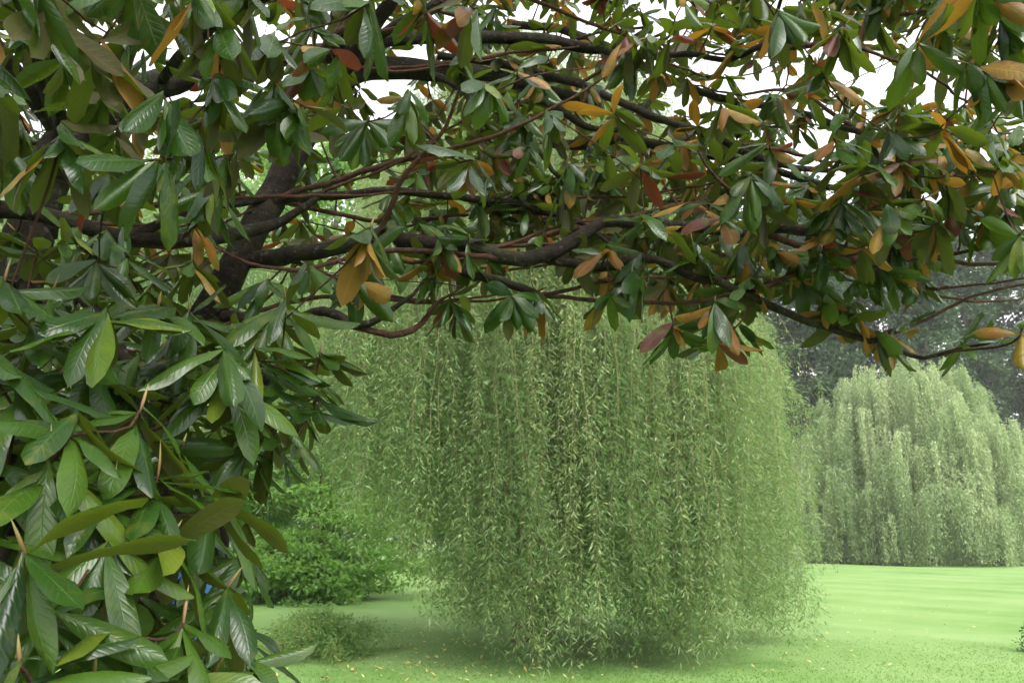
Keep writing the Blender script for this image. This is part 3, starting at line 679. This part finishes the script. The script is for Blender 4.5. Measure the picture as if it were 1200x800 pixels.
tree('leafy_bush', 'dense light green bush at the lawn edge under the layered tree', G(352, 21.0), 1.7, 1.8, .08, .0, 230, 90, .5, .16, .07, M['fresh'], M['wbark'], .3, 'bush', cat='bush')
tree('low_shrub', 'low straggly olive shrub with reddish tips on the lawn at left', G(372, 11.9), .50, 1.0, .010, .0, 240, 60, .15, .085, .014, M['shrub'], M['twig'], .8, 'bush', cat='shrub')
tree('flowering_shrub', 'small pale grey lilac shrub at the lawn edge beside the far willow', G(926, 49), .95, .75, .04, .0, 50, 50, .3, .1, .07, M['greyshrub'], M['wbark'], .7, 'bush', cat='shrub')
tree('clipped_bush', 'dark green rounded bush cut by the right edge of the photo', G(1268, 11.8), .62, .62, .03, .0, 120, 70, .13, .05, .025, M['poplar'], M['wbark'], .8, 'bush', cat='bush')
def hedge():
    n = 900; x = rng.uniform(-75, 95, n); c = np.stack([x, 97+rng.normal(0, 1, n), rng.uniform(0, 5.5, n)], -1)
    V, Q = leaf_clump_mesh(c, np.full(n, 1.3), 40, .55, .4, .8)
    root = tag(mesh_np('hedge', V, Q, M['poplar'], var=np.repeat(rng.random(n*40), 4), smooth=False), 'dark hedge closing the grounds behind the far trees', 'hedge')
hedge()

# ------------------------------------------------------------------ small things
def rock():
    import bmesh
    bm = bmesh.new(); bmesh.ops.create_icosphere(bm, subdivisions=4, radius=1)
    r = np.random.default_rng(3); ks = r.normal(size=(9, 3))*2.2; ph = r.random(9)*6
    for v in bm.verts:
        p = np.array(v.co); d = 1 + sum(.05*math.sin(k@p+f) for k, f in zip(ks, ph))
        v.co = (p[0]*.33*d, p[1]*.22*d, max(-.4, min(.55, p[2]))*.22*d)
    me = bpy.data.meshes.new('stone'); bm.to_mesh(me); bm.free()
    m, nt, N, L = newmat('pale_stone')
    p = N.new('ShaderNodeBsdfPrincipled'); L.new(ramp(nt, noise(nt, 9, 6), [(.3, (.24, .19, .16)), (.7, (.44, .37, .33))]), p.inputs['Base Color']); p.inputs['Roughness'].default_value = .9
    b = N.new('ShaderNodeBump'); b.inputs['Strength'].default_value = .5; L.new(noise(nt, 30, 5), b.inputs['Height']); L.new(b.outputs[0], p.inputs['Normal'])
    o = N.new('ShaderNodeOutputMaterial'); L.new(p.outputs[0], o.inputs[0]); me.materials.append(m)
    for f in me.polygons: f.use_smooth = True
    ob = bpy.data.objects.new('stone', me); COL.objects.link(ob); g = G(272, 9.55); ob.location = (g[0], g[1], .05)
    tag(ob, 'flat pale pinkish stone on the ground below the lower left leaves', 'stone')
rock()

def tarp():
    m, nt, N, L = newmat('blue_sheet')
    p = N.new('ShaderNodeBsdfPrincipled'); L.new(ramp(nt, noise(nt, 6, 3), [(.3, (.015, .08, .30)), (.7, (.035, .14, .42))]), p.inputs['Base Color']); p.inputs['Roughness'].default_value = .35
    o = N.new('ShaderNodeOutputMaterial'); L.new(p.outputs[0], o.inputs[0])
    # a crumpled sheet thrown over a heap: closed shell with a ruffled hem
    nu, nv = 64, 24; V = []
    for i in range(nv+1):
        t = i/nv
        for j in range(nu):
            a = j/nu*2*math.pi; fold = 1+.07*math.sin(7*a+1)*t+.05*math.sin(13*a)*t+.03*math.sin(4*a+9*t)
            r = math.sin(t*math.pi/2)**.55*fold
            z = math.cos(t*math.pi/2)**.7*1.05 + .04*math.sin(5*a+8*t)
            V.append((.24*r*math.cos(a), .24*r*math.sin(a), max(0, z*1.85)))
    Q = [(i*nu+j, i*nu+(j+1) % nu, (i+1)*nu+(j+1) % nu, (i+1)*nu+j) for i in range(nv) for j in range(nu)]
    c = G(165, 4.3); o = mesh_np('blue_sheet', np.array(V), np.array(Q), m); o.location = tuple(c)
    md = o.modifiers.new('thick', 'SOLIDIFY'); md.thickness = .006
    tag(o, 'bright blue sheet glimpsed in gaps between the lower left leaves', 'sheet')
tarp()

def fallen():
    m, nt, N, L = newmat('fallen_leaf')
    leaf_finish(nt, ramp(nt, attr(nt), [(0, (.34, .15, .07)), (.35, (.50, .36, .09)), (1, (.62, .55, .20))]), (.4, .3, .1), .2, .6)
    def quads(n, x, y, ll, z=.022):
        a = rng.random(n)*6.28; t = np.stack([np.cos(a), np.sin(a), rng.normal(.1, .25, n)], -1); t = nrm(t)
        s = nrm(np.cross(t, np.array([0, 0, 1.0])+rng.normal(0, .25, (n, 3)))); b = np.stack([x, y, hgt(x, y)+z], -1); L_ = (ll*rng.uniform(.6, 1.3, n))[:, None]
        bow = np.array([0, 0, 1.0])*L_*.12
        V = np.stack([b-t*L_*.5, b-s*L_*.17+bow*.3, b+s*L_*.17+bow, b+t*L_*.5+bow*1.4], 1)
        return V
    # specks under the willow and out on the lawn
    n1 = 480; yy = rng.uniform(9.6, 15.5, n1); xx = rng.normal(-.8, 1.5, n1)*yy/11
    n2 = 170; y2 = rng.uniform(10, 21, n2); x2 = rng.normal(3.4, 1.3, n2)*y2/11
    xs, ys = np.concatenate([xx, x2]), np.concatenate([yy, y2]); n = n1+n2
    V = quads(n, xs, ys, .07, .03).reshape(-1, 3); F_ = (np.arange(n)[:, None, None]*4 + np.array([[0, 1, 2], [2, 1, 3]])[None]).reshape(-1, 3)
    tag(mesh_np('fallen_leaves', V, F_, m, var=np.repeat(np.clip(rng.normal(.65, .2, n), 0, 1), 4), smooth=False), 'small yellow willow leaves scattered over the grass', None, None, 'stuff')
    spots = [(386, 797, .15, .05, 'brown curled fallen leaf on the grass at the bottom edge of the picture'), (392, 781, .11, .18, 'pale orange fallen leaf on the grass just above the brown one'),
             (412, 785, .09, .3, 'small tan fallen leaf on the grass right of the orange one')]
    for x, y, s, v, lab in spots:
        a = math.atan((y-400)/F)-PITCH; Y = EYE/math.tan(a); g = G(x, Y)
        ang = rng.random()*6.28; t = np.array([[math.cos(ang), math.sin(ang), .12]]); nn = np.array([[0, 0, 1.0]])
        Vv = leaves_mesh(np.zeros((1, 3)), nrm(t), nn, np.array([s]), np.array([s*.5]), np.array([.6]), np.array([.3]))
        ar = leaf_arrays(Vv, np.array([v])); o = mesh_np('fallen_leaf', ar[0], ar[1], m, ar[2], ar[3]); o.location = (g[0], g[1], .03)
        tag(o, lab, 'fallen leaf', 'larger fallen leaves on the near grass')
fallen()

# ------------------------------------------------------------------ air, light, sky
HAZE = 0.0005
if HAZE:
    lo, hi = np.array([-160, -30, -1.0]), np.array([200, 130, 47.0])
    V = np.array([[(lo, hi)[i][0], (lo, hi)[j][1], (lo, hi)[k][2]] for k in (0, 1) for j in (0, 1) for i in (0, 1)])
    Q = np.array([(0, 2, 3, 1), (4, 5, 7, 6), (0, 1, 5, 4), (2, 6, 7, 3), (0, 4, 6, 2), (1, 3, 7, 5)])
    m, nt, N, L = newmat('air'); v = N.new('ShaderNodeVolumePrincipled'); v.inputs['Color'].default_value = (1, 1, .97, 1); v.inputs['Density'].default_value = HAZE
    o = N.new('ShaderNodeOutputMaterial'); L.new(v.outputs[0], o.inputs['Volume'])
    tag(mesh_np('haze', V, Q, m, smooth=False), 'thin pale haze over the lawn and far trees', None, None, 'stuff')

EL, AZ = R(50), R(150)      # sun height; azimuth clockwise from straight ahead
w = bpy.data.worlds.new('World'); sc.world = w; w.use_nodes = True; nt = w.node_tree
bg = nt.nodes['Background']; sky = nt.nodes.new('ShaderNodeTexSky'); sky.sky_type = 'NISHITA'; sky.sun_disc = False
sky.sun_elevation = EL; sky.sun_rotation = AZ; sky.dust_density = 4; sky.air_density = 1.2; sky.ozone_density = 1
hs = nt.nodes.new('ShaderNodeHueSaturation'); hs.inputs['Saturation'].default_value = .16      # an overcast, near-white sky
nt.links.new(sky.outputs[0], hs.inputs['Color']); ov = nt.nodes.new('ShaderNodeMix'); ov.data_type = 'RGBA'; ov.blend_type = 'ADD'; ov.inputs[0].default_value = 1
ov.inputs[7].default_value = (1.75, 1.74, 1.70, 1)                                              # the even white of the cloud sheet
nt.links.new(hs.outputs[0], ov.inputs[6]); nt.links.new(ov.outputs[2], bg.inputs[0]); bg.inputs[1].default_value = .13
sd = bpy.data.lights.new('sun', 'SUN'); sd.energy = .7; sd.angle = R(25); sd.color = (1, .97, .92)
so = bpy.data.objects.new('sun', sd); COL.objects.link(so)
import mathutils
dvec = mathutils.Vector((math.sin(AZ)*math.cos(EL), math.cos(AZ)*math.cos(EL), math.sin(EL)))
so.rotation_euler = dvec.to_track_quat('Z', 'Y').to_euler(); so.location = (0, 0, 40)

sc.render.engine = 'CYCLES'
cy = sc.cycles
cy.max_bounces = 7; cy.diffuse_bounces = 4; cy.glossy_bounces = 2; cy.transmission_bounces = 4; cy.volume_bounces = 0; cy.transparent_max_bounces = 4
cy.use_denoising = True
try: cy.denoiser = 'OPENIMAGEDENOISE'; cy.denoising_prefilter = 'ACCURATE'
except Exception: pass
cy.sample_clamp_indirect = 6; cy.caustics_reflective = False; cy.caustics_refractive = False
sc.render.use_persistent_data = False
vs = sc.view_settings; vs.view_transform = 'Standard'; vs.look = 'None'; vs.gamma = 1; vs.exposure = 1.7; vs.use_curve_mapping = False
